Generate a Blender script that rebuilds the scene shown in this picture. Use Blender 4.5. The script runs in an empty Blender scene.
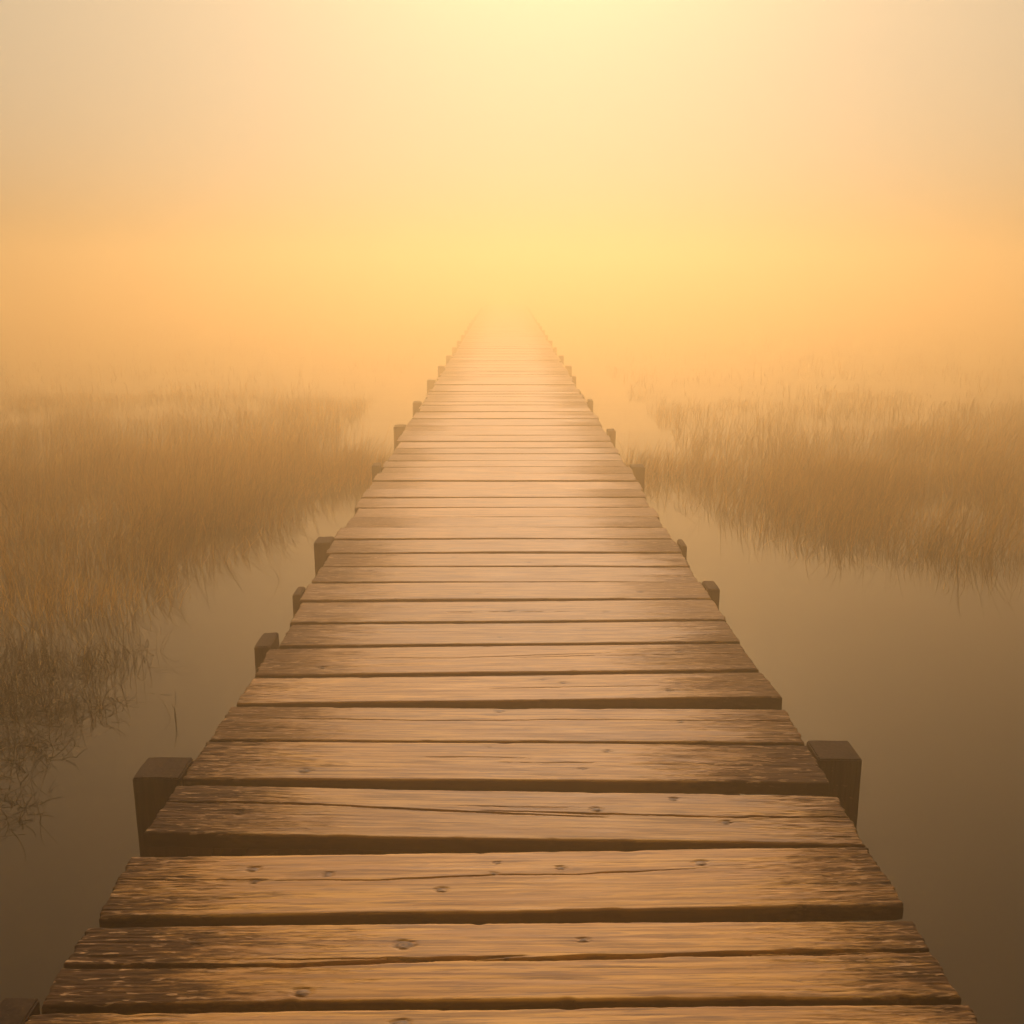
import bpy, math, random
import numpy as np
from math import radians as R

sc = bpy.context.scene
col = sc.collection

# ------------------------------------------------------------------ camera
cam_d = bpy.data.cameras.new('camera')
cam = bpy.data.objects.new('camera', cam_d)
col.objects.link(cam)
cam_d.sensor_width = 36.0
cam_d.lens = 35.156
cam_d.clip_start = 0.05
cam_d.clip_end = 3000
cam.location = (0, 0, 1.8745)
cam.rotation_euler = (R(90 - 13.387), 0, R(-0.39))
sc.camera = cam

# ------------------------------------------------------------------ sky
SKY_SOFT = 2.5
SKY_TINT = (1.0, 0.83, 0.60, 1)
SKY_STRENGTH = 0.15
SKY_DUST = 9.0
SUN_STRENGTH = 2.45
SUN_COLOR = (1.0, 0.77, 0.58)
EXPOSURE = 0.78
SUN_EL = R(32.5)
SUN_AZ = R(2.5)          # clockwise from +Y, the way the walk runs
world = bpy.data.worlds.new('World')
sc.world = world
world.use_nodes = True
wn = world.node_tree
wn.nodes.clear()
w_out = wn.nodes.new('ShaderNodeOutputWorld')
w_bg = wn.nodes.new('ShaderNodeBackground')
w_sky = wn.nodes.new('ShaderNodeTexSky')
w_sky.sky_type = 'NISHITA'
w_sky.sun_disc = False
w_sky.sun_elevation = SUN_EL
w_sky.sun_rotation = SUN_AZ
w_sky.altitude = 0
w_sky.air_density = 1.0
w_sky.dust_density = SKY_DUST
w_sky.ozone_density = 0.6
w_mul = wn.nodes.new('ShaderNodeMix')
w_mul.data_type = 'RGBA'
w_mul.blend_type = 'MULTIPLY'
w_mul.inputs['Factor'].default_value = 1.0
[q for q in w_mul.inputs if q.name == 'B' and q.type == 'RGBA'][0].default_value = SKY_TINT     # warm dawn air
w_bg.inputs['Strength'].default_value = SKY_STRENGTH
# bright mist round the hidden sun rolls off softly instead of burning out: x / (1 + x / SKY_SOFT)
w_div = wn.nodes.new('ShaderNodeVectorMath'); w_div.operation = 'SCALE'
w_div.inputs['Scale'].default_value = 1.0 / SKY_SOFT
w_one = wn.nodes.new('ShaderNodeVectorMath'); w_one.operation = 'ADD'
w_one.inputs[1].default_value = (1, 1, 1)
w_rol = wn.nodes.new('ShaderNodeVectorMath'); w_rol.operation = 'DIVIDE'
wn.links.new(w_sky.outputs['Color'], w_div.inputs[0])
wn.links.new(w_div.outputs[0], w_one.inputs[0])
wn.links.new(w_sky.outputs['Color'], w_rol.inputs[0])
wn.links.new(w_one.outputs[0], w_rol.inputs[1])
# mist scatters all colours alike: most of the sky's own blue-to-yellow shift is gone before the warm tint
w_bw = wn.nodes.new('ShaderNodeRGBToBW')
w_pale = wn.nodes.new('ShaderNodeMix')
w_pale.data_type = 'RGBA'
w_pale.inputs['Factor'].default_value = 0.85
wn.links.new(w_rol.outputs[0], w_bw.inputs[0])
wn.links.new(w_rol.outputs[0], [q for q in w_pale.inputs if q.name == 'A' and q.type == 'RGBA'][0])
wn.links.new(w_bw.outputs[0], [q for q in w_pale.inputs if q.name == 'B' and q.type == 'RGBA'][0])
wn.links.new([q for q in w_pale.outputs if q.type == 'RGBA'][0], [q for q in w_mul.inputs if q.name == 'A' and q.type == 'RGBA'][0])
wn.links.new([q for q in w_mul.outputs if q.type == 'RGBA'][0], w_bg.inputs['Color'])
wn.links.new(w_bg.outputs['Background'], w_out.inputs['Surface'])

# ------------------------------------------------------------------ sun
sun_d = bpy.data.lights.new('sun', 'SUN')
sun_d.energy = SUN_STRENGTH
sun_d.angle = R(0.5)
sun_d.color = SUN_COLOR
sun = bpy.data.objects.new('sun', sun_d)
col.objects.link(sun)
sun.location = (0, 0, 20)
sun.rotation_euler = (R(90) - SUN_EL, 0, R(180) - SUN_AZ)   # light travels back towards the camera

# ------------------------------------------------------------------ exposure
sc.view_settings.view_transform = 'Standard'
sc.view_settings.look = 'None'
sc.view_settings.exposure = EXPOSURE
sc.view_settings.gamma = 1.0
sc.view_settings.use_curve_mapping = False
sc.cycles.use_denoising = True
sc.cycles.denoiser = 'OPENIMAGEDENOISE'
sc.cycles.denoising_input_passes = 'RGB_ALBEDO_NORMAL'
sc.cycles.denoising_prefilter = 'ACCURATE'
sc.cycles.sample_clamp_indirect = 4.0
sc.cycles.filter_width = 1.5
sc.cycles.max_bounces = 8
sc.cycles.diffuse_bounces = 3
sc.cycles.glossy_bounces = 3
sc.cycles.transmission_bounces = 2
VOL_BOUNCES = 4
sc.cycles.volume_bounces = VOL_BOUNCES

HAZE_DENSITY = 0.082
HAZE_COLOR = (1.0, 0.815, 0.50, 1)
HAZE_ANISO = 0.86

rng = np.random.default_rng(11)
random.seed(11)


# ------------------------------------------------------------------ helpers
def tag(o, label=None, cat=None, group=None, kind=None):
    if label: o['label'] = label
    if cat: o['category'] = cat
    if group: o['group'] = group
    if kind: o['kind'] = kind
    return o


def link(name, me, parent=None, loc=(0, 0, 0), rot=(0, 0, 0)):
    o = bpy.data.objects.new(name, me)
    col.objects.link(o)
    o.location = loc
    o.rotation_euler = rot
    if parent: o.parent = parent
    return o


def mesh_np(name, verts, quads=None, tris=None, ngons=None, mat=None, smooth=True):
    """A mesh from numpy arrays of corners."""
    me = bpy.data.meshes.new(name)
    verts = np.asarray(verts, dtype=np.float32)
    loops, starts, totals, n = [], [], [], 0
    for arr, k in ((quads, 4), (tris, 3)):
        if arr is not None and len(arr):
            a = np.asarray(arr, dtype=np.int32)
            loops.append(a.ravel())
            starts.append(n + np.arange(len(a), dtype=np.int32) * k)
            totals.append(np.full(len(a), k, dtype=np.int32))
            n += a.size
    for g in (ngons or []):
        a = np.asarray(g, dtype=np.int32)
        loops.append(a)
        starts.append(np.array([n], dtype=np.int32))
        totals.append(np.array([len(a)], dtype=np.int32))
        n += len(a)
    loops, starts, totals = map(np.concatenate, (loops, starts, totals))
    me.vertices.add(len(verts))
    me.vertices.foreach_set('co', verts.ravel())
    me.loops.add(len(loops))
    me.loops.foreach_set('vertex_index', loops)
    me.polygons.add(len(starts))
    me.polygons.foreach_set('loop_start', starts)
    me.polygons.foreach_set('loop_total', totals)
    me.polygons.foreach_set('use_smooth', np.full(len(starts), smooth, dtype=bool))
    me.update(calc_edges=True)
    me.validate()
    if mat: me.materials.append(mat)
    return me


def noise1(x, scale, seed):
    """Smooth value noise in -1..1 along x, one value per `scale` metres."""
    r = np.random.default_rng(seed)
    tab = r.uniform(-1, 1, 4096)
    t = np.asarray(x) / scale + 2000.0
    i = np.floor(t).astype(int)
    f = t - i
    f = f * f * (3 - 2 * f)
    return tab[i % 4096] * (1 - f) + tab[(i + 1) % 4096] * f


def noise2(x, y, sx, sy, seed):
    r = np.random.default_rng(seed)
    tab = r.uniform(-1, 1, (512, 512))
    tx = np.asarray(x) / sx + 9000.0
    ty = np.asarray(y) / sy + 9000.0
    ix = np.floor(tx).astype(int); iy = np.floor(ty).astype(int)
    fx = tx - ix; fy = ty - iy
    fx = fx * fx * (3 - 2 * fx); fy = fy * fy * (3 - 2 * fy)
    a = tab[ix % 512, iy % 512]; b = tab[(ix + 1) % 512, iy % 512]
    c = tab[ix % 512, (iy + 1) % 512]; d = tab[(ix + 1) % 512, (iy + 1) % 512]
    return (a * (1 - fx) + b * fx) * (1 - fy) + (c * (1 - fx) + d * fx) * fy


def sstep(a, b, x):
    t = np.clip((x - a) / (b - a), 0, 1)
    return t * t * (3 - 2 * t)


# ------------------------------------------------------------------ materials
class NT:
    def __init__(self, name):
        self.m = bpy.data.materials.new(name)
        self.m.use_nodes = True
        self.t = self.m.node_tree
        self.t.nodes.clear()
        self.out = self.t.nodes.new('ShaderNodeOutputMaterial')

    def n(self, kind, **kw):
        nd = self.t.nodes.new(kind)
        for k, v in kw.items():
            if k in nd.inputs: nd.inputs[k].default_value = v
            else: setattr(nd, k, v)
        return nd

    def l(self, a, b): self.t.links.new(a, b)

    def math(self, op, a, b=None, clamp=False):
        nd = self.n('ShaderNodeMath', operation=op, use_clamp=clamp)
        for i, v in enumerate((a, b)):
            if v is None: continue
            if isinstance(v, (int, float)): nd.inputs[i].default_value = v
            else: self.l(v, nd.inputs[i])
        return nd.outputs[0]

    def mix(self, fac, a, b, blend='MIX'):
        nd = self.n('ShaderNodeMix', data_type='RGBA', blend_type=blend)
        for s, v in (('Factor', fac), ('A', a), ('B', b)):
            i = nd.inputs[s] if s == 'Factor' else [q for q in nd.inputs if q.name == s and q.type == 'RGBA'][0]
            if isinstance(v, (int, float, tuple)): i.default_value = v
            else: self.l(v, i)
        return [q for q in nd.outputs if q.type == 'RGBA'][0]

    def ramp(self, fac, lo, hi):
        nd = self.n('ShaderNodeMapRange', interpolation_type='SMOOTHSTEP')
        nd.inputs['From Min'].default_value = lo
        nd.inputs['From Max'].default_value = hi
        self.l(fac, nd.inputs['Value'])
        return nd.outputs['Result']

    def noise(self, vec, scale3, detail=2.0, rough=0.5, dist=0.0):
        mp = self.n('ShaderNodeMapping')
        mp.inputs['Scale'].default_value = scale3
        self.l(vec, mp.inputs['Vector'])
        nz = self.n('ShaderNodeTexNoise')
        nz.inputs['Scale'].default_value = 1.0
        nz.inputs['Detail'].default_value = detail
        nz.inputs['Roughness'].default_value = rough
        nz.inputs['Distortion'].default_value = dist
        self.l(mp.outputs['Vector'], nz.inputs['Vector'])
        return nz.outputs['Fac']


def wood_material():
    """Grey-brown softwood decking: streaky grain, tea-dark weathered board ends with pale raised flecks."""
    k = NT('weathered_deck_wood')
    tc = k.n('ShaderNodeTexCoord')
    oi = k.n('ShaderNodeObjectInfo')
    off = k.n('ShaderNodeVectorMath', operation='SCALE')
    off.inputs[0].default_value = (37.0, 53.0, 11.0)
    k.l(oi.outputs['Random'], off.inputs['Scale'])
    ad = k.n('ShaderNodeVectorMath', operation='ADD')
    k.l(tc.outputs['Object'], ad.inputs[0]); k.l(off.outputs[0], ad.inputs[1])
    v = ad.outputs[0]
    sep = k.n('ShaderNodeSeparateXYZ'); k.l(tc.outputs['Object'], sep.inputs[0])
    fine = k.noise(v, (4.0, 115, 40), 3.0, 0.6)
    mid = k.noise(v, (2.4, 70, 30), 3.0, 0.6, 0.3)
    blot = k.noise(v, (2.6, 7, 6), 3.0, 0.6)
    speck = k.noise(v, (22, 120, 60), 2.0, 0.6)
    hair = k.noise(v, (7.0, 170, 60), 3.0, 0.6)
    c1 = k.mix(k.ramp(mid, 0.34, 0.68), (0.270, 0.120, 0.015, 1), (0.480, 0.245, 0.030, 1))
    c2 = k.mix(k.math('MULTIPLY', k.ramp(fine, 0.52, 0.62), 0.60), c1, (0.095, 0.045, 0.020, 1))
    c2 = k.mix(k.math('MULTIPLY', k.ramp(hair, 0.55, 0.60), 0.62), c2, (0.085, 0.036, 0.010, 1))
    c3 = k.mix(k.math('MULTIPLY', k.ramp(blot, 0.35, 0.75), 0.35), c2, (0.380, 0.180, 0.022, 1))
    # every board has its own tone
    br = k.math('ADD', k.math('MULTIPLY', oi.outputs['Random'], 0.30), 0.84)
    cc = k.n('ShaderNodeCombineColor')
    for i in range(3): k.l(br, cc.inputs[i])
    c4 = k.mix(1.0, c3, cc.outputs[0], 'MULTIPLY')
    # dark weathered ends; reach differs by board, strength eased far off to imitate haze
    wear_haze = oi
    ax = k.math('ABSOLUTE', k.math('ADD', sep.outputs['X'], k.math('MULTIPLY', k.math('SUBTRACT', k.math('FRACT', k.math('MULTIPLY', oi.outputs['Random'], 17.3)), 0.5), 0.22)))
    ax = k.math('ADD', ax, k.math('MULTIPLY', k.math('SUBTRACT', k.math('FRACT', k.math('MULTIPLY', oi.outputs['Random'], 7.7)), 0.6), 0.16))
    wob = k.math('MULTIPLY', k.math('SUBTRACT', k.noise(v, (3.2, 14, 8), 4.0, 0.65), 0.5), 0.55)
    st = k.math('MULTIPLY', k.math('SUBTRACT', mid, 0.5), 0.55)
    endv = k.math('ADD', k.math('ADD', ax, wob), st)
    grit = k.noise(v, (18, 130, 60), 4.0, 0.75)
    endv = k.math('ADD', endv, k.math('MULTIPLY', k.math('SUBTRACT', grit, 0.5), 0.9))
    endm = k.math('MULTIPLY', k.ramp(endv, 0.46, 0.86), wear_haze.outputs['Color'])
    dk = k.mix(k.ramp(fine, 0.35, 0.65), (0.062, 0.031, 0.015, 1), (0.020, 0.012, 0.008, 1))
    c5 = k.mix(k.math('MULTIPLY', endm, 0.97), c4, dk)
    fl = k.math('MULTIPLY', k.ramp(speck, 0.59, 0.66), k.ramp(endv, 0.35, 0.75))
    c6 = k.mix(k.math('MULTIPLY', fl, 0.9), c5, (0.36, 0.22, 0.11, 1))
    # knots and splits carried by the boards themselves, plus shade painted on their sides
    at = k.n('ShaderNodeAttribute', attribute_name='knot_shade')
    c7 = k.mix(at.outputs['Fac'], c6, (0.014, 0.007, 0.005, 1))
    bs = k.n('ShaderNodeBsdfPrincipled')
    k.l(c7, bs.inputs['Base Color'])
    rg = k.math('ADD', k.math('ADD', k.math('MULTIPLY', fine, 0.25), 0.50), k.math('MULTIPLY', endm, 0.25))
    k.l(rg, bs.inputs['Roughness'])
    k.l(k.math('SUBTRACT', 0.30, k.math('MULTIPLY', endm, 0.22)), bs.inputs['Specular IOR Level'])
    hgt = k.math('SUBTRACT', k.math('ADD', k.math('MULTIPLY', fine, 0.7), k.math('MULTIPLY', k.math('MULTIPLY', speck, endm), 1.6)), k.math('MULTIPLY', mid, 0.3))
    bp = k.n('ShaderNodeBump', Strength=0.6, Distance=0.0016)
    k.l(hgt, bp.inputs['Height'])
    k.l(bp.outputs[0], bs.inputs['Normal'])
    k.l(bs.outputs[0], k.out.inputs['Surface'])
    return k.m


def post_material():
    k = NT('dark_post_wood')
    tc = k.n('ShaderNodeTexCoord')
    oi = k.n('ShaderNodeObjectInfo')
    off = k.n('ShaderNodeVectorMath', operation='SCALE')
    off.inputs[0].default_value = (17.0, 23.0, 31.0)
    k.l(oi.outputs['Random'], off.inputs['Scale'])
    ad = k.n('ShaderNodeVectorMath', operation='ADD')
    k.l(tc.outputs['Object'], ad.inputs[0]); k.l(off.outputs[0], ad.inputs[1])
    v = ad.outputs[0]
    g = k.noise(v, (90, 90, 4), 3.0, 0.6)
    b = k.noise(v, (9, 9, 6), 3.0, 0.6)
    s = k.noise(v, (110, 160, 130), 2.0, 0.6)
    c = k.mix(k.ramp(g, 0.35, 0.68), (0.014, 0.009, 0.006, 1), (0.042, 0.025, 0.014, 1))
    c = k.mix(k.math('MULTIPLY', k.ramp(b, 0.4, 0.7), 0.6), c, (0.040, 0.026, 0.018, 1))
    c = k.mix(k.math('MULTIPLY', k.ramp(s, 0.66, 0.74), 0.5), c, (0.26, 0.16, 0.09, 1))
    bs = k.n('ShaderNodeBsdfPrincipled', Roughness=0.9)
    bs.inputs['Specular IOR Level'].default_value = 0.08
    k.l(c, bs.inputs['Base Color'])
    bp = k.n('ShaderNodeBump', Strength=0.5, Distance=0.004)
    k.l(g, bp.inputs['Height']); k.l(bp.outputs[0], bs.inputs['Normal'])
    k.l(bs.outputs[0], k.out.inputs['Surface'])
    return k.m


def water_material():
    k = NT('still_peaty_water')
    tc = k.n('ShaderNodeTexCoord')
    v = tc.outputs['Object']
    a = k.noise(v, (0.9, 1.6, 1), 2.0, 0.5)
    b = k.noise(v, (7, 11, 1), 2.0, 0.5)
    h = k.math('ADD', a, k.math('MULTIPLY', b, 0.10))
    bs = k.n('ShaderNodeBsdfPrincipled', Roughness=0.05, IOR=1.33)
    bs.inputs['Base Color'].default_value = (0.016, 0.008, 0.002, 1)
    bp = k.n('ShaderNodeBump', Strength=0.10, Distance=0.04)
    k.l(h, bp.inputs['Height']); k.l(bp.outputs[0], bs.inputs['Normal'])
    k.l(bs.outputs[0], k.out.inputs['Surface'])
    return k.m


def reed_material(name, c0, c1):
    k = NT(name)
    at = k.n('ShaderNodeAttribute', attribute_name='tone')
    c = k.mix(at.outputs['Fac'], c0, c1)
    df = k.n('ShaderNodeBsdfDiffuse'); k.l(c, df.inputs['Color'])
    tr = k.n('ShaderNodeBsdfTranslucent'); k.l(c, tr.inputs['Color'])
    ms = k.n('ShaderNodeMixShader'); ms.inputs[0].default_value = 0.4
    k.l(df.outputs[0], ms.inputs[1]); k.l(tr.outputs[0], ms.inputs[2])
    k.l(ms.outputs[0], k.out.inputs['Surface'])
    return k.m


M_wood = wood_material()
M_post = post_material()
M_water = water_material()
M_reed = reed_material('dry_reed', (0.065, 0.031, 0.004, 1), (0.50, 0.26, 0.034, 1))
M_twig = reed_material('dead_sedge', (0.008, 0.005, 0.003, 1), (0.032, 0.018, 0.008, 1))

# ------------------------------------------------------------------ water (the ground of this place, out to the horizon)
S = 240.0
me = mesh_np('water', [(-S, -S, 0), (S, -S, 0), (S, S, 0), (-S, S, 0)], quads=[(0, 1, 2, 3)], mat=M_water, smooth=False)
tag(link('water', me), 'still brown marsh water reflecting the misty sky', None, None, 'structure')

# ------------------------------------------------------------------ haze
k = NT('morning_haze')
pv = k.n('ShaderNodeVolumePrincipled')
pv.inputs['Color'].default_value = HAZE_COLOR
pv.inputs['Density'].default_value = HAZE_DENSITY
pv.inputs['Anisotropy'].default_value = HAZE_ANISO
k.l(pv.outputs[0], k.out.inputs['Volume'])
H, Z0 = 260.0, -1.0
Z1 = 3.0
hv = [(-H, -H, Z0), (H, -H, Z0), (H, H, Z0), (-H, H, Z0), (-H, -H, Z1), (H, -H, Z1), (H, H, Z1), (-H, H, Z1)]
me = mesh_np('haze', hv, quads=[(3, 2, 1, 0), (4, 5, 6, 7), (0, 1, 5, 4), (1, 2, 6, 5), (2, 3, 7, 6), (3, 0, 4, 7)], mat=k.m, smooth=False)
tag(link('haze', me), 'thick golden morning mist over the marsh', None, None, 'stuff')

# ------------------------------------------------------------------ boardwalk
DECK = 0.50          # height of the walking surface over the water
walk = bpy.data.objects.new('boardwalk', None)
col.objects.link(walk)
tag(walk, 'straight weathered wooden boardwalk running out over the water into the mist', 'boardwalk')


def plank_mesh(seed, xl, xr, w, t, dx, dy, cracks=(), knots=(), chip=1.0):
    """One deck board, length along X; its top is a fine sheet with grain, splits and worn edges."""
    nx = max(4, int(round((xr - xl) / dx))) + 1
    ny = max(4, int(round(w / dy))) + 1
    r = 0.006
    s = np.linspace(0, 1, ny)
    # crowd rows towards both long edges so that the rounding reads
    e = np.array([0, 0.0012, 0.003, 0.006]) / w
    s = np.unique(np.concatenate([e, 1 - e, s[(s > 0.008 / w) & (s < 1 - 0.008 / w)]]))
    u = np.linspace(xl, xr, nx)
    ee = np.array([0, 0.0015, 0.004, 0.008])
    u = np.unique(np.concatenate([xl + ee, xr - ee, u[(u > xl + 0.01) & (u < xr - 0.01)]]))
    nx, ny = len(u), len(s)
    X, Sg = np.meshgrid(u, s, indexing='ij')
    # long edges wander a little and are chipped here and there
    def edge(sd):
        q = 0.0016 * noise1(u, 0.30, sd) + 0.0009 * noise1(u, 0.05, sd + 1) + 0.0006 * noise1(u, 0.012, sd + 2)
        c = np.clip(noise1(u, 0.06, sd + 3) - 0.62, 0, 1) * 0.012 * chip
        return q - c
    yf = -w / 2 - edge(seed * 17 + 1)
    yb = w / 2 + edge(seed * 17 + 5)
    Y = yf[:, None] * (1 - Sg) + yb[:, None] * Sg
    # ragged sawn ends
    en = sstep(0.03, 0, X - xl) * (0.004 * noise1(Y, 0.03, seed + 900) + 0.003 * noise1(Y, 0.007, seed + 901))
    en2 = sstep(0.03, 0, xr - X) * (0.004 * noise1(Y, 0.03, seed + 902) + 0.003 * noise1(Y, 0.007, seed + 903))
    # height of the top
    endw = sstep(0.45, 0.85, np.abs(X) + 0.18 * noise2(X, Y, 0.20, 0.05, seed + 30))
    yy = Y + 0.006 * noise1(X, 0.5, seed + 40) + 0.002 * noise1(X, 0.16, seed + 41)
    Z = 0.00016 * noise2(X, yy, 0.22, 0.008, seed + 50) + 0.00032 * noise2(X, yy, 0.35, 0.011, seed + 51)
    Z += endw * (0.0011 * noise2(X, yy, 0.05, 0.004, seed + 52) + 0.0009 * noise2(X, yy, 0.02, 0.007, seed + 53) - 0.0008)
    Z += 0.0022 * noise1(X, 0.8, seed + 54) - 0.002 * (2 * Sg - 1) ** 2
    K = np.zeros_like(X)
    for (kx, ky, kr) in knots:
        d = np.sqrt(((X - kx) / 1.35) ** 2 + (Y - ky) ** 2) / kr
        d = d + 0.25 * noise2(X, Y, kr * 0.8, kr * 0.5, seed + 70)
        K = np.maximum(K, 0.95 * sstep(1.05, 0.6, d) * (0.75 + 0.25 * np.cos(d * 14)))
        K = np.maximum(K, 0.16 * sstep(2.4, 1.0, np.sqrt(((X - kx) / 4.5) ** 2 + ((Y - ky) / 1.1) ** 2) / kr))
        Z -= 0.0025 * sstep(0.9, 0.2, np.abs(d - 0.85) * 3)
    for (pts, cw, cd) in cracks:
        px = [p[0] for p in pts]; py = [p[1] for p in pts]
        cy = np.interp(X, px, py) + 0.0016 * noise1(X, 0.06, seed + 80) + 0.0008 * noise1(X, 0.02, seed + 81)
        L = px[-1] - px[0]
        fl = (X - px[0]) / (0.28 * L) if px[0] > -0.84 else np.ones_like(X)
        fr = (px[-1] - X) / (0.28 * L) if px[-1] < 0.84 else np.ones_like(X)
        f = np.clip(np.minimum(fl, fr), 0, 1) ** 0.7
        wd = cw * f * (0.8 + 0.3 * noise1(X, 0.09, seed + 82)) + 1e-6
        m = np.where(f > 0, sstep(1.0, 0.35, np.abs(Y - cy) / wd), 0)
        Z -= cd * m * f
        K = np.maximum(K, 0.95 * m * np.minimum(1, f * 3))
    # rounded arrises
    de = np.minimum(np.minimum(Sg, 1 - Sg) * w, np.minimum(X - xl, xr - X))
    q = np.clip((r - de) / r, 0, 1)
    Z -= r * (1 - np.sqrt(np.clip(1 - q * q, 0, 1)))
    Xo = X + en - en2
    V = np.stack([Xo, Y, Z], -1).reshape(-1, 3)
    idx = np.arange(nx * ny).reshape(nx, ny)
    quads = np.stack([idx[:-1, :-1], idx[1:, :-1], idx[1:, 1:], idx[:-1, 1:]], -1).reshape(-1, 4)
    ring = np.concatenate([idx[:, 0], idx[-1, 1:], idx[-2::-1, -1], idx[0, -2:0:-1]])
    n0 = len(V); nr = len(ring)
    # sides: down to a lower edge that is itself slightly rounded
    r1 = V[ring].copy()
    z_low = -t + 0.004 + 0.0012 * noise1(np.arange(nr) * 0.01, 0.07, seed + 95)
    r1[:, 2] = z_low
    r2 = V[ring].copy()
    r2[:, 2] = -t
    cx = (xl + xr) / 2
    r2[:, 0] = cx + (r2[:, 0] - cx) * (1 - 0.004 / (xr - xl) * 2)
    r2[:, 1] = r2[:, 1] * (1 - 0.008 / w)
    V = np.concatenate([V, r1, r2])
    a = ring; b = n0 + np.arange(nr); c = n0 + nr + np.arange(nr)
    sq = [np.stack([b, np.roll(b, -1), np.roll(a, -1), a], -1), np.stack([c, np.roll(c, -1), np.roll(b, -1), b], -1)]
    quads = np.concatenate([quads] + sq)
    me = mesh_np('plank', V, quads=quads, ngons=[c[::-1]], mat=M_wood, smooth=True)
    at = me.attributes.new('knot_shade', 'FLOAT', 'POINT')
    kv = np.full(len(V), 1.0, dtype=np.float32); kv[:n0] = K.ravel()      # weathered sawn sides painted near black, deepening the shade in the gaps
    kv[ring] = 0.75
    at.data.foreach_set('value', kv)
    return me


# (front edge, back edge, skew, left end, right end) in metres, measured board by board, nearest first
boards = [
    (1.160, 1.395, 0.004, -0.900, 0.895),
    (1.422, 1.650, 0.008, -0.905, 0.893),
    (1.674, 1.912, 0.005, -0.905, 0.889),
    (1.957, 2.192, 0.019, -0.905, 0.895),
    (2.250, 2.490, -0.034, -0.912, 0.896),
    (2.543, 2.775, -0.015, -0.905, 0.905),
    (2.788, 3.026, -0.014, -0.898, 0.907),
    (3.062, 3.300, 0.021, -0.884, 0.912),
    (3.330, 3.590, 0.023, -0.890, 0.900),
    (3.618, 3.852, 0.019, -0.864, 0.903),
    (3.880, 4.132, 0.012, -0.877, 0.904),
    (4.149, 4.390, 0.006, -0.897, 0.899),
    (4.412, 4.648, 0.000, -0.892, 0.892),
]
joints = [4.664, 4.901, 5.164, 5.418, 5.674, 5.920, 6.186, 6.447, 6.706, 6.971, 7.237, 7.498, 7.796, 8.054, 8.370, 8.694, 9.000]
for j, (a, b) in enumerate(zip(joints[:-1], joints[1:])):
    tight = j in (4, 5)
    boards.append((a + 0.002, b - (0.003 if tight else random.uniform(0.012, 0.022)), random.uniform(-0.006, 0.006), -0.90 + random.uniform(-0.02, 0.012), 0.895 + random.uniform(-0.012, 0.02)))
y = 9.002
while len(boards) < 100:
    w = random.uniform(0.225, 0.25)
    boards.append((y, y + w, random.uniform(-0.008, 0.008), -0.90 + random.uniform(-0.025, 0.015), 0.895 + random.uniform(-0.015, 0.025)))
    y += w + random.uniform(0.010, 0.028)

CR = {
    2: [([(-0.86, -0.012), (-0.45, -0.016), (-0.05, 0.003), (0.05, 0.010)], 0.0095, 0.03),
        ([(-0.08, -0.006), (0.25, 0.004), (0.62, 0.016), (0.86, 0.016)], 0.0090, 0.03),
        ([(-0.62, 0.005), (-0.35, 0.003), (-0.10, 0.004)], 0.0026, 0.012),
        ([(0.40, 0.002), (0.60, 0.005), (0.80, 0.006)], 0.0024, 0.012)],
    3: [([(-0.60, 0.010), (-0.30, 0.004), (-0.02, 0.020), (0.14, 0.016), (0.50, 0.034)], 0.0032, 0.012),
        ([(-0.86, 0.02), (-0.70, 0.012), (-0.55, 0.014)], 0.0022, 0.008)],
    4: [([(-0.86, 0.030), (-0.50, 0.026), (-0.20, 0.010), (0.10, -0.008), (0.28, -0.014)], 0.0058, 0.022),
        ([(-0.10, 0.012), (0.20, 0.004), (0.55, -0.004), (0.86, 0.004)], 0.0048, 0.018),
        ([(-0.15, 0.034), (0.02, 0.030), (0.2, 0.032)], 0.0016, 0.006)],
    5: [([(-0.25, 0.016), (-0.02, 0.016), (0.10, 0.010)], 0.0024, 0.010),
        ([(-0.06, -0.012), (0.10, -0.016), (0.3, -0.012)], 0.0014, 0.006)],
    6: [([(-0.85, 0.030), (-0.30, 0.018), (0.02, 0.024), (0.2, 0.032), (0.85, 0.026)], 0.0022, 0.010)],
    7: [([(-0.1, -0.012), (0.2, -0.008), (0.6, -0.010)], 0.0018, 0.008)],
    8: [([(-0.70, 0.020), (-0.2, 0.006), (0.15, 0.026), (0.5, 0.050)], 0.0020, 0.010),
        ([(0.02, 0.0), (0.3, 0.014), (0.85, 0.022)], 0.0020, 0.010)],
    10: [([(-0.3, -0.02), (0.1, -0.016), (0.3, -0.02)], 0.0018, 0.008)],
}
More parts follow.
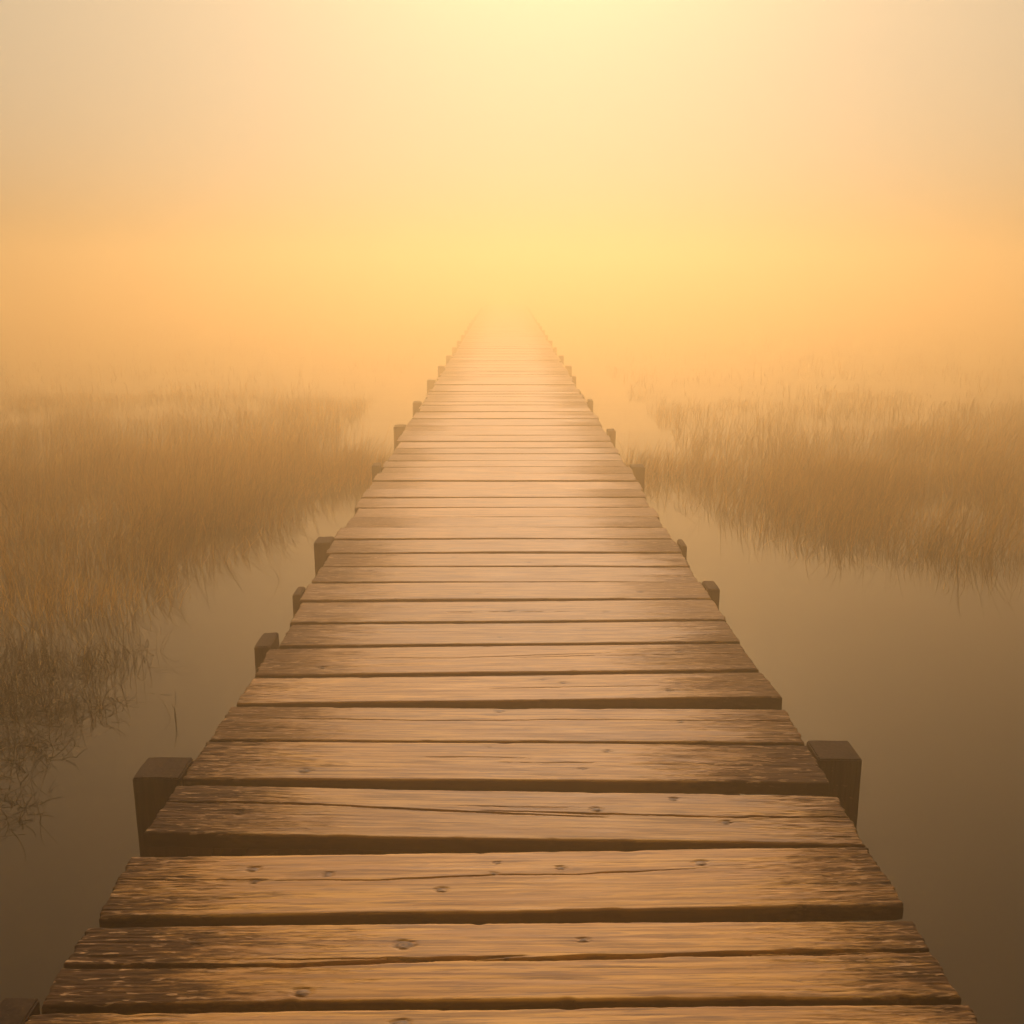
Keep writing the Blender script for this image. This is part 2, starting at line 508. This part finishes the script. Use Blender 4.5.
KN = {
    1: [(-0.20, 0.075, 0.014)],
    2: [(-0.215, 0.045, 0.017), (0.165, 0.058, 0.010), (-0.40, -0.092, 0.014), (-0.66, 0.06, 0.011), (0.0, 0.0, 0.008)],
    3: [(-0.15, -0.035, 0.011), (-0.03, 0.025, 0.007), (-0.42, 0.03, 0.011), (-0.60, 0.055, 0.012), (-0.585, 0.005, 0.010), (0.13, 0.045, 0.009), (0.47, 0.055, 0.013), (-0.02, 0.07, 0.007)],
    4: [(0.24, 0.025, 0.012), (0.57, -0.03, 0.010), (0.45, 0.085, 0.010), (-0.70, -0.02, 0.012)],
    5: [(-0.57, -0.07, 0.014), (0.30, 0.06, 0.009), (0.22, -0.05, 0.008), (-0.05, 0.085, 0.006)],
    6: [(-0.02, 0.095, 0.014), (0.55, 0.02, 0.009)],
    7: [(0.20, 0.035, 0.010), (0.13, 0.07, 0.008), (0.55, -0.05, 0.011)],
    8: [(-0.66, -0.07, 0.012), (0.65, 0.05, 0.012)],
    9: [(0.32, 0.03, 0.009), (-0.02, -0.05, 0.008)],
    11: [(0.60, -0.03, 0.012), (-0.12, -0.05, 0.009)],
}
PL = {2: 'near plank with a long black split along its whole length', 4: 'skewed plank with a split and a wide wedge of a gap',
      3: 'plank with many small knots and a hairline crack'}
for i, (a, b, sk, xl, xr) in enumerate(boards):
    w = b - a
    if i < 5: dx, dy = 0.0065, 0.0015
    elif i < 9: dx, dy = 0.009, 0.002
    elif i < 16: dx, dy = 0.014, 0.0035
    elif i < 40: dx, dy = 0.03, 0.02
    else: dx, dy = 0.15, 0.06
    kn = KN.get(i)
    if kn is None and i < 30:
        kn = [(random.uniform(-0.8, 0.8), random.uniform(-0.08, 0.08), random.uniform(0.008, 0.013)) for _ in range(random.randint(1, 3))]
    me = plank_mesh(i + 1, xl, xr, w, 0.058 if i == 7 else 0.044, dx, dy, CR.get(i, ()), kn or ())
    dz = 0.006 if i == 7 else 0 if i in (2, 3, 4, 5, 6) else random.uniform(-0.004, 0.004)
    o = link('plank', me, walk, (0, (a + b) / 2, DECK + dz), (-0.05 if i == 7 else random.uniform(-0.006, 0.006), random.uniform(-0.0015, 0.0015), sk))
    wear_fade = (1.0 if i < 6 else 0.85 if i < 10 else random.uniform(0.45, 0.75))  # end staining painted fainter on farther boards, imitating haze over them
    o.color = (wear_fade, wear_fade, wear_fade, 1)
    if i in PL: o['label'] = PL[i]
# the boards beyond the hundredth, lost in the mist
vv, qq = [], []
for n in range(80):
    w = random.uniform(0.225, 0.25)
    xl, xr = -0.90 + random.uniform(-0.02, 0.01), 0.895 + random.uniform(-0.01, 0.02)
    b0 = len(vv)
    for zz in (DECK - 0.044, DECK):
        vv += [(xl, y, zz), (xr, y, zz), (xr, y + w, zz), (xl, y + w, zz)]
    qq += [tuple(b0 + q for q in f) for f in ((3, 2, 1, 0), (4, 5, 6, 7), (0, 1, 5, 4), (1, 2, 6, 5), (2, 3, 7, 6), (3, 0, 4, 7))]
    y += w + random.uniform(0.012, 0.025)
tag(link('plank', mesh_np('plank', vv, quads=qq, mat=M_wood, smooth=False), walk), kind='stuff').color = (0.6, 0.6, 0.6, 1)
END = y


def post_mesh(side, y0, y1, inner, outer, top, seed):
    """A squared pile notched under the deck: full width below the boards, its outer part rising beside them."""
    r = random.Random(seed)
    zb, zn = -0.6, DECK - 0.060
    inn = inner - 0.075
    prof = [(inn, zb), (outer, zb), (outer, top), (inner, top), (inner, zn), (inn, zn)]
    V, F = [], []
    cy = (y0 + y1) / 2; h = (y1 - y0) / 2
    c = 0.004
    n = len(prof)
    import bmesh
    bm = bmesh.new()
    lean = r.uniform(-0.010, 0.010)
    f0 = [bm.verts.new((side * x, -h, z)) for x, z in prof]
    f1 = [bm.verts.new((side * x, h, z)) for x, z in prof]
    bm.faces.new(f0); bm.faces.new(f1[::-1])
    for i in range(n):
        j = (i + 1) % n
        bm.faces.new((f0[j], f0[i], f1[i], f1[j]))
    bmesh.ops.recalc_face_normals(bm, faces=bm.faces)
    bmesh.ops.bevel(bm, geom=[e for e in bm.edges], offset=c, segments=2, affect='EDGES', clamp_overlap=True)
    bmesh.ops.triangulate(bm, faces=[f for f in bm.faces if len(f.verts) > 4])
    bmesh.ops.subdivide_edges(bm, edges=[e for e in bm.edges if e.calc_length() > 0.05], cuts=3, use_grid_fill=True)
    for v in bm.verts:
        v.co.x += 0.0022 * math.sin(v.co.z * 21 + seed) + lean * (v.co.z - top)
        v.co.y += 0.0022 * math.sin(v.co.z * 17 + seed * 2)
        v.co.z += 0.0015 * math.sin(v.co.x * 50 + seed) * math.cos(v.co.y * 37) if v.co.z > top - 0.02 else 0
    me = bpy.data.meshes.new('post')
    bm.to_mesh(me); bm.free()
    me.materials.append(M_post)
    return me, cy


posts = [(-1, 1.46, 1.69, 0.915, 0.985, 0.497), (-1, 2.562, 2.690, 0.917, 1.050, 0.500), (-1, 3.584, 3.740, 0.897, 0.957, 0.498),
         (-1, 4.22, 4.345, 0.908, 0.942, 0.494), (-1, 5.08, 5.215, 0.92, 1.006, 0.500), (-1, 7.26, 7.40, 0.93, 0.985, 0.498),
         (-1, 9.18, 9.33, 0.93, 1.036, 0.50), (-1, 10.97, 11.11, 0.93, 1.02, 0.50), (-1, 13.33, 13.47, 0.93, 1.042, 0.50), (-1, 15.4, 15.54, 0.93, 1.03, 0.5),
         (1, 1.40, 1.53, 0.905, 1.00, 0.49), (1, 2.660, 2.785, 0.913, 1.040, 0.500), (1, 4.275, 4.405, 0.905, 0.962, 0.499), (1, 5.02, 5.16, 0.916, 0.945, 0.496),
         (1, 7.18, 7.32, 0.925, 1.020, 0.50), (1, 8.92, 9.06, 0.925, 0.995, 0.50), (1, 11.13, 11.27, 0.925, 0.985, 0.50), (1, 13.8, 13.94, 0.925, 0.98, 0.5), (1, 15.4, 15.54, 0.925, 1.02, 0.5)]
for n in range(14):
    yy = 17.4 + 2.0 * n
    if yy > END: break
    posts += [(-1, yy, yy + 0.14, 0.93, 1.03 + random.uniform(-0.02, 0.02), 0.5), (1, yy, yy + 0.14, 0.925, 1.0 + random.uniform(-0.02, 0.02), 0.5)]
for n, (sd, y0, y1, inn, out, top) in enumerate(posts):
    me, cy = post_mesh(sd, y0, y1, inn, out, top, n + 3)
    link('post', me, walk, (0, cy, 0))


def box_mesh(name, x0, x1, y0, y1, z0, z1, mat):
    v = [(x0, y0, z0), (x1, y0, z0), (x1, y1, z0), (x0, y1, z0), (x0, y0, z1), (x1, y0, z1), (x1, y1, z1), (x0, y1, z1)]
    return mesh_np(name, v, quads=[(3, 2, 1, 0), (4, 5, 6, 7), (0, 1, 5, 4), (1, 2, 6, 5), (2, 3, 7, 6), (3, 0, 4, 7)], mat=mat, smooth=False)


for cx in (-0.62, 0.0, 0.62):
    link('joist', box_mesh('joist', -0.04, 0.04, 0.9, END, DECK - 0.20, DECK - 0.052, M_post), walk, (cx, 0, 0))
for yy in (1.52, 2.63, 4.28, 5.12, 7.27, 9.12, 11.1, 13.6, 15.47, 17.47):
    link('cross_beam', box_mesh('cross_beam', -0.82, 0.82, -0.045, 0.045, DECK - 0.33, DECK - 0.203, M_post), walk, (0, yy, 0))


# ------------------------------------------------------------------ reeds
def strips(base, hgt, az, lean, curl, width, tone, mat, name, levels=(0, 0.4, 0.75, 1.0)):
    """Narrow tapering leaves: base points, heights, azimuth of the lean, lean and curl in radians-ish."""
    n = len(base)
    lv = np.array(levels)
    wl = np.array([1.0, 0.9, 0.55])
    fa = rng.uniform(0, 2 * np.pi, n)
    side = np.stack([np.cos(fa), np.sin(fa), np.zeros(n)], -1)
    d = np.stack([np.cos(az), np.sin(az)], -1)
    V = np.zeros((n, 7, 3), dtype=np.float32)
    for q, s in enumerate(lv):
        off = (lean * s + curl * s * s) * hgt
        p = np.empty((n, 3))
        p[:, :2] = base[:, :2] + d * off[:, None]
        p[:, 2] = base[:, 2] + hgt * s * np.sqrt(np.clip(1 - 0.45 * np.minimum(1, (lean + curl * s) ** 2), 0.2, 1)) - 0.35 * hgt * s * s * np.clip(curl, 0, 1)
        if q < 3:
            o = side * (width * wl[q] * 0.5)[:, None]
            V[:, q * 2] = p - o; V[:, q * 2 + 1] = p + o
        else:
            V[:, 6] = p
    b = np.arange(n)[:, None] * 7
    quads = np.concatenate([b + np.array([[0, 1, 3, 2]]), b + np.array([[2, 3, 5, 4]])])
    tris = b + np.array([[4, 5, 6]])
    me = mesh_np(name, V.reshape(-1, 3), quads=quads, tris=tris, mat=mat, smooth=False)
    at = me.attributes.new('tone', 'FLOAT', 'POINT')
    at.data.foreach_set('value', np.repeat(tone, 7).astype(np.float32))
    return me


def bed(front, x0, x1, seed):
    fx = np.array([p[0] for p in front]); fy = np.array([p[1] for p in front])
    B, Hh, W, T, A, Ln = [], [], [], [], [], []
    for (ya, yb, count, wd) in ((3.4, 6.5, 60000, 0.0034), (6.5, 10, 62000, 0.0046), (10, 16, 60000, 0.0065), (16, 38, 42000, 0.011)):
        X = rng.uniform(x0, x1, count) * (1.0 if yb < 12 else 1.7)
        Yv = rng.uniform(ya, yb, count)
        big = noise2(X, Yv, 1.3, 1.3, seed + 4)
        mid = noise2(X, Yv, 0.5, 0.5, seed + 2)
        dep = Yv - np.interp(X, fx, fy) + 0.40 * noise2(X, Yv, 0.45, 0.45, seed) + 0.22 * noise2(X, Yv, 0.13, 0.13, seed + 1)
        cl = 0.50 + 0.45 * mid + 0.45 * big + 0.25 * noise2(X, Yv, 0.16, 0.16, seed + 5)
        pr = sstep(-0.5, 1.9, dep) * np.clip(cl, 0.03, 1) * (1 - 0.90 * sstep(5.5, 24, Yv))
        keep = (rng.uniform(0, 1, count) < pr) & (np.abs(X) > 1.16)
        X, Yv, dep, big, mid = X[keep], Yv[keep], dep[keep], big[keep], mid[keep]
        n = len(X)
        B.append(np.stack([X, Yv, np.full(n, -0.02)], -1))
        Hh.append((1 - 0.65 * sstep(6, 17, Yv)) * (0.11 + 0.17 * sstep(-0.3, 2.0, dep)) * (1 + 0.35 * mid + 0.25 * big) * np.clip(rng.lognormal(0, 0.38, n), 0.35, 1.9))
        W.append(wd * rng.uniform(0.5, 1.3, n))
        T.append(np.clip(rng.normal(0.42, 0.28, n) + 0.35 * big, 0, 1))
        A.append(2.5 * noise2(X, Yv, 1.0, 1.0, seed + 7) + rng.normal(0, 1.1, n))
        Ln.append(np.abs(rng.normal(0.05, 0.22, n)) + np.where(rng.uniform(0, 1, n) < 0.12, rng.uniform(0.4, 1.1, n), 0))
    B, Hh, W, T, az, lean = map(np.concatenate, (B, Hh, W, T, A, Ln))
    n = len(B)
    curl = np.abs(rng.normal(0, 0.35, n))
    return strips(B, Hh, az, lean, curl, W, T, M_reed, 'reed_bed')


left_front = [(-16, 3.9), (-6, 4.2), (-3.2, 4.5), (-2.5, 4.75), (-1.98, 5.0), (-1.67, 6.1), (-1.5, 7.8), (-1.40, 8.2), (-1.16, 8.7)]
right_front = [(1.16, 8.4), (1.60, 8.0), (1.78, 6.9), (2.3, 6.35), (3.16, 5.9), (5, 5.5), (9, 5.0), (16, 4.8)]
tag(link('reed_bed', bed(left_front, -9, -1.16, 100)), 'wide bed of dry golden brown reeds left of the boardwalk fading into mist', 'reeds', 'reed beds beside the boardwalk', 'stuff')
tag(link('reed_bed', bed(right_front, 1.16, 9, 200)), 'wide bed of dry golden brown reeds right of the boardwalk fading into mist', 'reeds', 'reed beds beside the boardwalk', 'stuff')


# ------------------------------------------------------------------ dead sedge standing in the open water on the left
def clump_mesh(n, rad, hmin, hmax, seed, flat=0.25, bend=0.9):
    """Tangled thin stems, each a three-sided tube bent once or twice; some lie on the water."""
    r = np.random.default_rng(seed)
    V, Q, T, base = [], [], [], 0
    for s in range(n):
        a = r.uniform(0, 2 * np.pi); q = rad * math.sqrt(r.uniform(0, 1)) * r.uniform(0.5, 1.1)
        p = np.array([q * math.cos(a), q * math.sin(a), -0.03])
        L = r.uniform(hmin, hmax)
        az = r.uniform(0, 2 * np.pi)
        lying = r.uniform() < flat
        el = r.uniform(0.05, 0.25) if lying else r.uniform(0.9, 1.55)
        if lying: p[2] = 0.003
        nseg = 7
        dl = r.normal(0, bend / nseg) - (0.0 if lying else 0.10)
        da = r.normal(0, bend / nseg)
        kink = r.integers(2, nseg) if r.uniform() < 0.35 else -1
        wd = r.uniform(0.0013, 0.0028)
        tone = r.uniform(0, 1)
        pts = [p.copy()]
        for i in range(nseg):
            if i == kink: el -= r.uniform(0.5, 1.5); az += r.normal(0, 0.6)
            p = p + (L / nseg) * np.array([math.cos(el) * math.cos(az), math.cos(el) * math.sin(az), math.sin(el)])
            if p[2] < 0.002 and i > 0: p[2] = 0.002; el = abs(el) * 0.2
            pts.append(p.copy())
            el += dl; az += da
        for i, c in enumerate(pts):
            w = wd * (1 - 0.65 * i / nseg)
            for j in range(3):
                t = j * 2.094 + s
                V.append((c[0] + w * math.cos(t), c[1] + w * math.sin(t), c[2] + 0.4 * w * math.sin(t * 2)))
                T.append(tone)
        for i in range(nseg):
            for j in range(3):
                b = base + i * 3
                Q.append((b + j, b + (j + 1) % 3, b + 3 + (j + 1) % 3, b + 3 + j))
        base += (nseg + 1) * 3
    me = mesh_np('dead_sedge', V, quads=Q, mat=M_twig)
    at = me.attributes.new('tone', 'FLOAT', 'POINT')
    at.data.foreach_set('value', np.array(T, dtype=np.float32))
    return me


G = 'clumps of dead sedge in the open water on the left'
clumps = [
    ((-2.45, 4.62), 260, 0.34, 0.12, 0.34, 'dead sedge clump joining the reed bed at the left edge, tallest of the tangled clumps'),
    ((-2.02, 4.62), 210, 0.32, 0.10, 0.28, 'thin tangle of dead sedge right of the tallest clump by the reed bed'),
    ((-2.20, 4.12), 330, 0.30, 0.08, 0.24, 'densest dark tangle of dead sedge in the open water by the left edge'),
    ((-1.86, 4.08), 130, 0.20, 0.08, 0.20, 'small dark sedge tangle between the densest tangle and the boardwalk'),
    ((-2.00, 3.66), 200, 0.27, 0.08, 0.20, 'sparse sedge tangle with twigs lying flat on the water, level with the nearest left post'),
    ((-1.84, 3.22), 110, 0.24, 0.06, 0.16, 'faint scatter of drowned sedge twigs nearest the camera at the left edge'),
]
for n, ((x, yv), cnt, rad, h0, h1, lab) in enumerate(clumps):
    o = link('dead_sedge', clump_mesh(cnt, rad, h0, h1, 300 + n, flat=0.2 + 0.08 * n, bend=0.9), None, (x, yv, 0))
    tag(o, lab, 'sedge', G)
stems = [((-1.44, 4.02), 0.17, 'lone bent reed stem standing in open water, nearest the boardwalk'),
         ((-1.60, 4.28), 0.10, 'short lone reed stem left of the bent stem in open water'),
         ((-1.42, 6.05), 0.26, 'tall thin reed stem standing alone off the tip of the left reed bed')]
for n, ((x, yv), h, lab) in enumerate(stems):
    o = link('reed_stem', clump_mesh(2 if n else 3, 0.012, h * 0.8, h, 410 + n, flat=0.0, bend=0.5), None, (x, yv, 0))
    tag(o, lab, 'reed', 'lone reed stems in the open water')
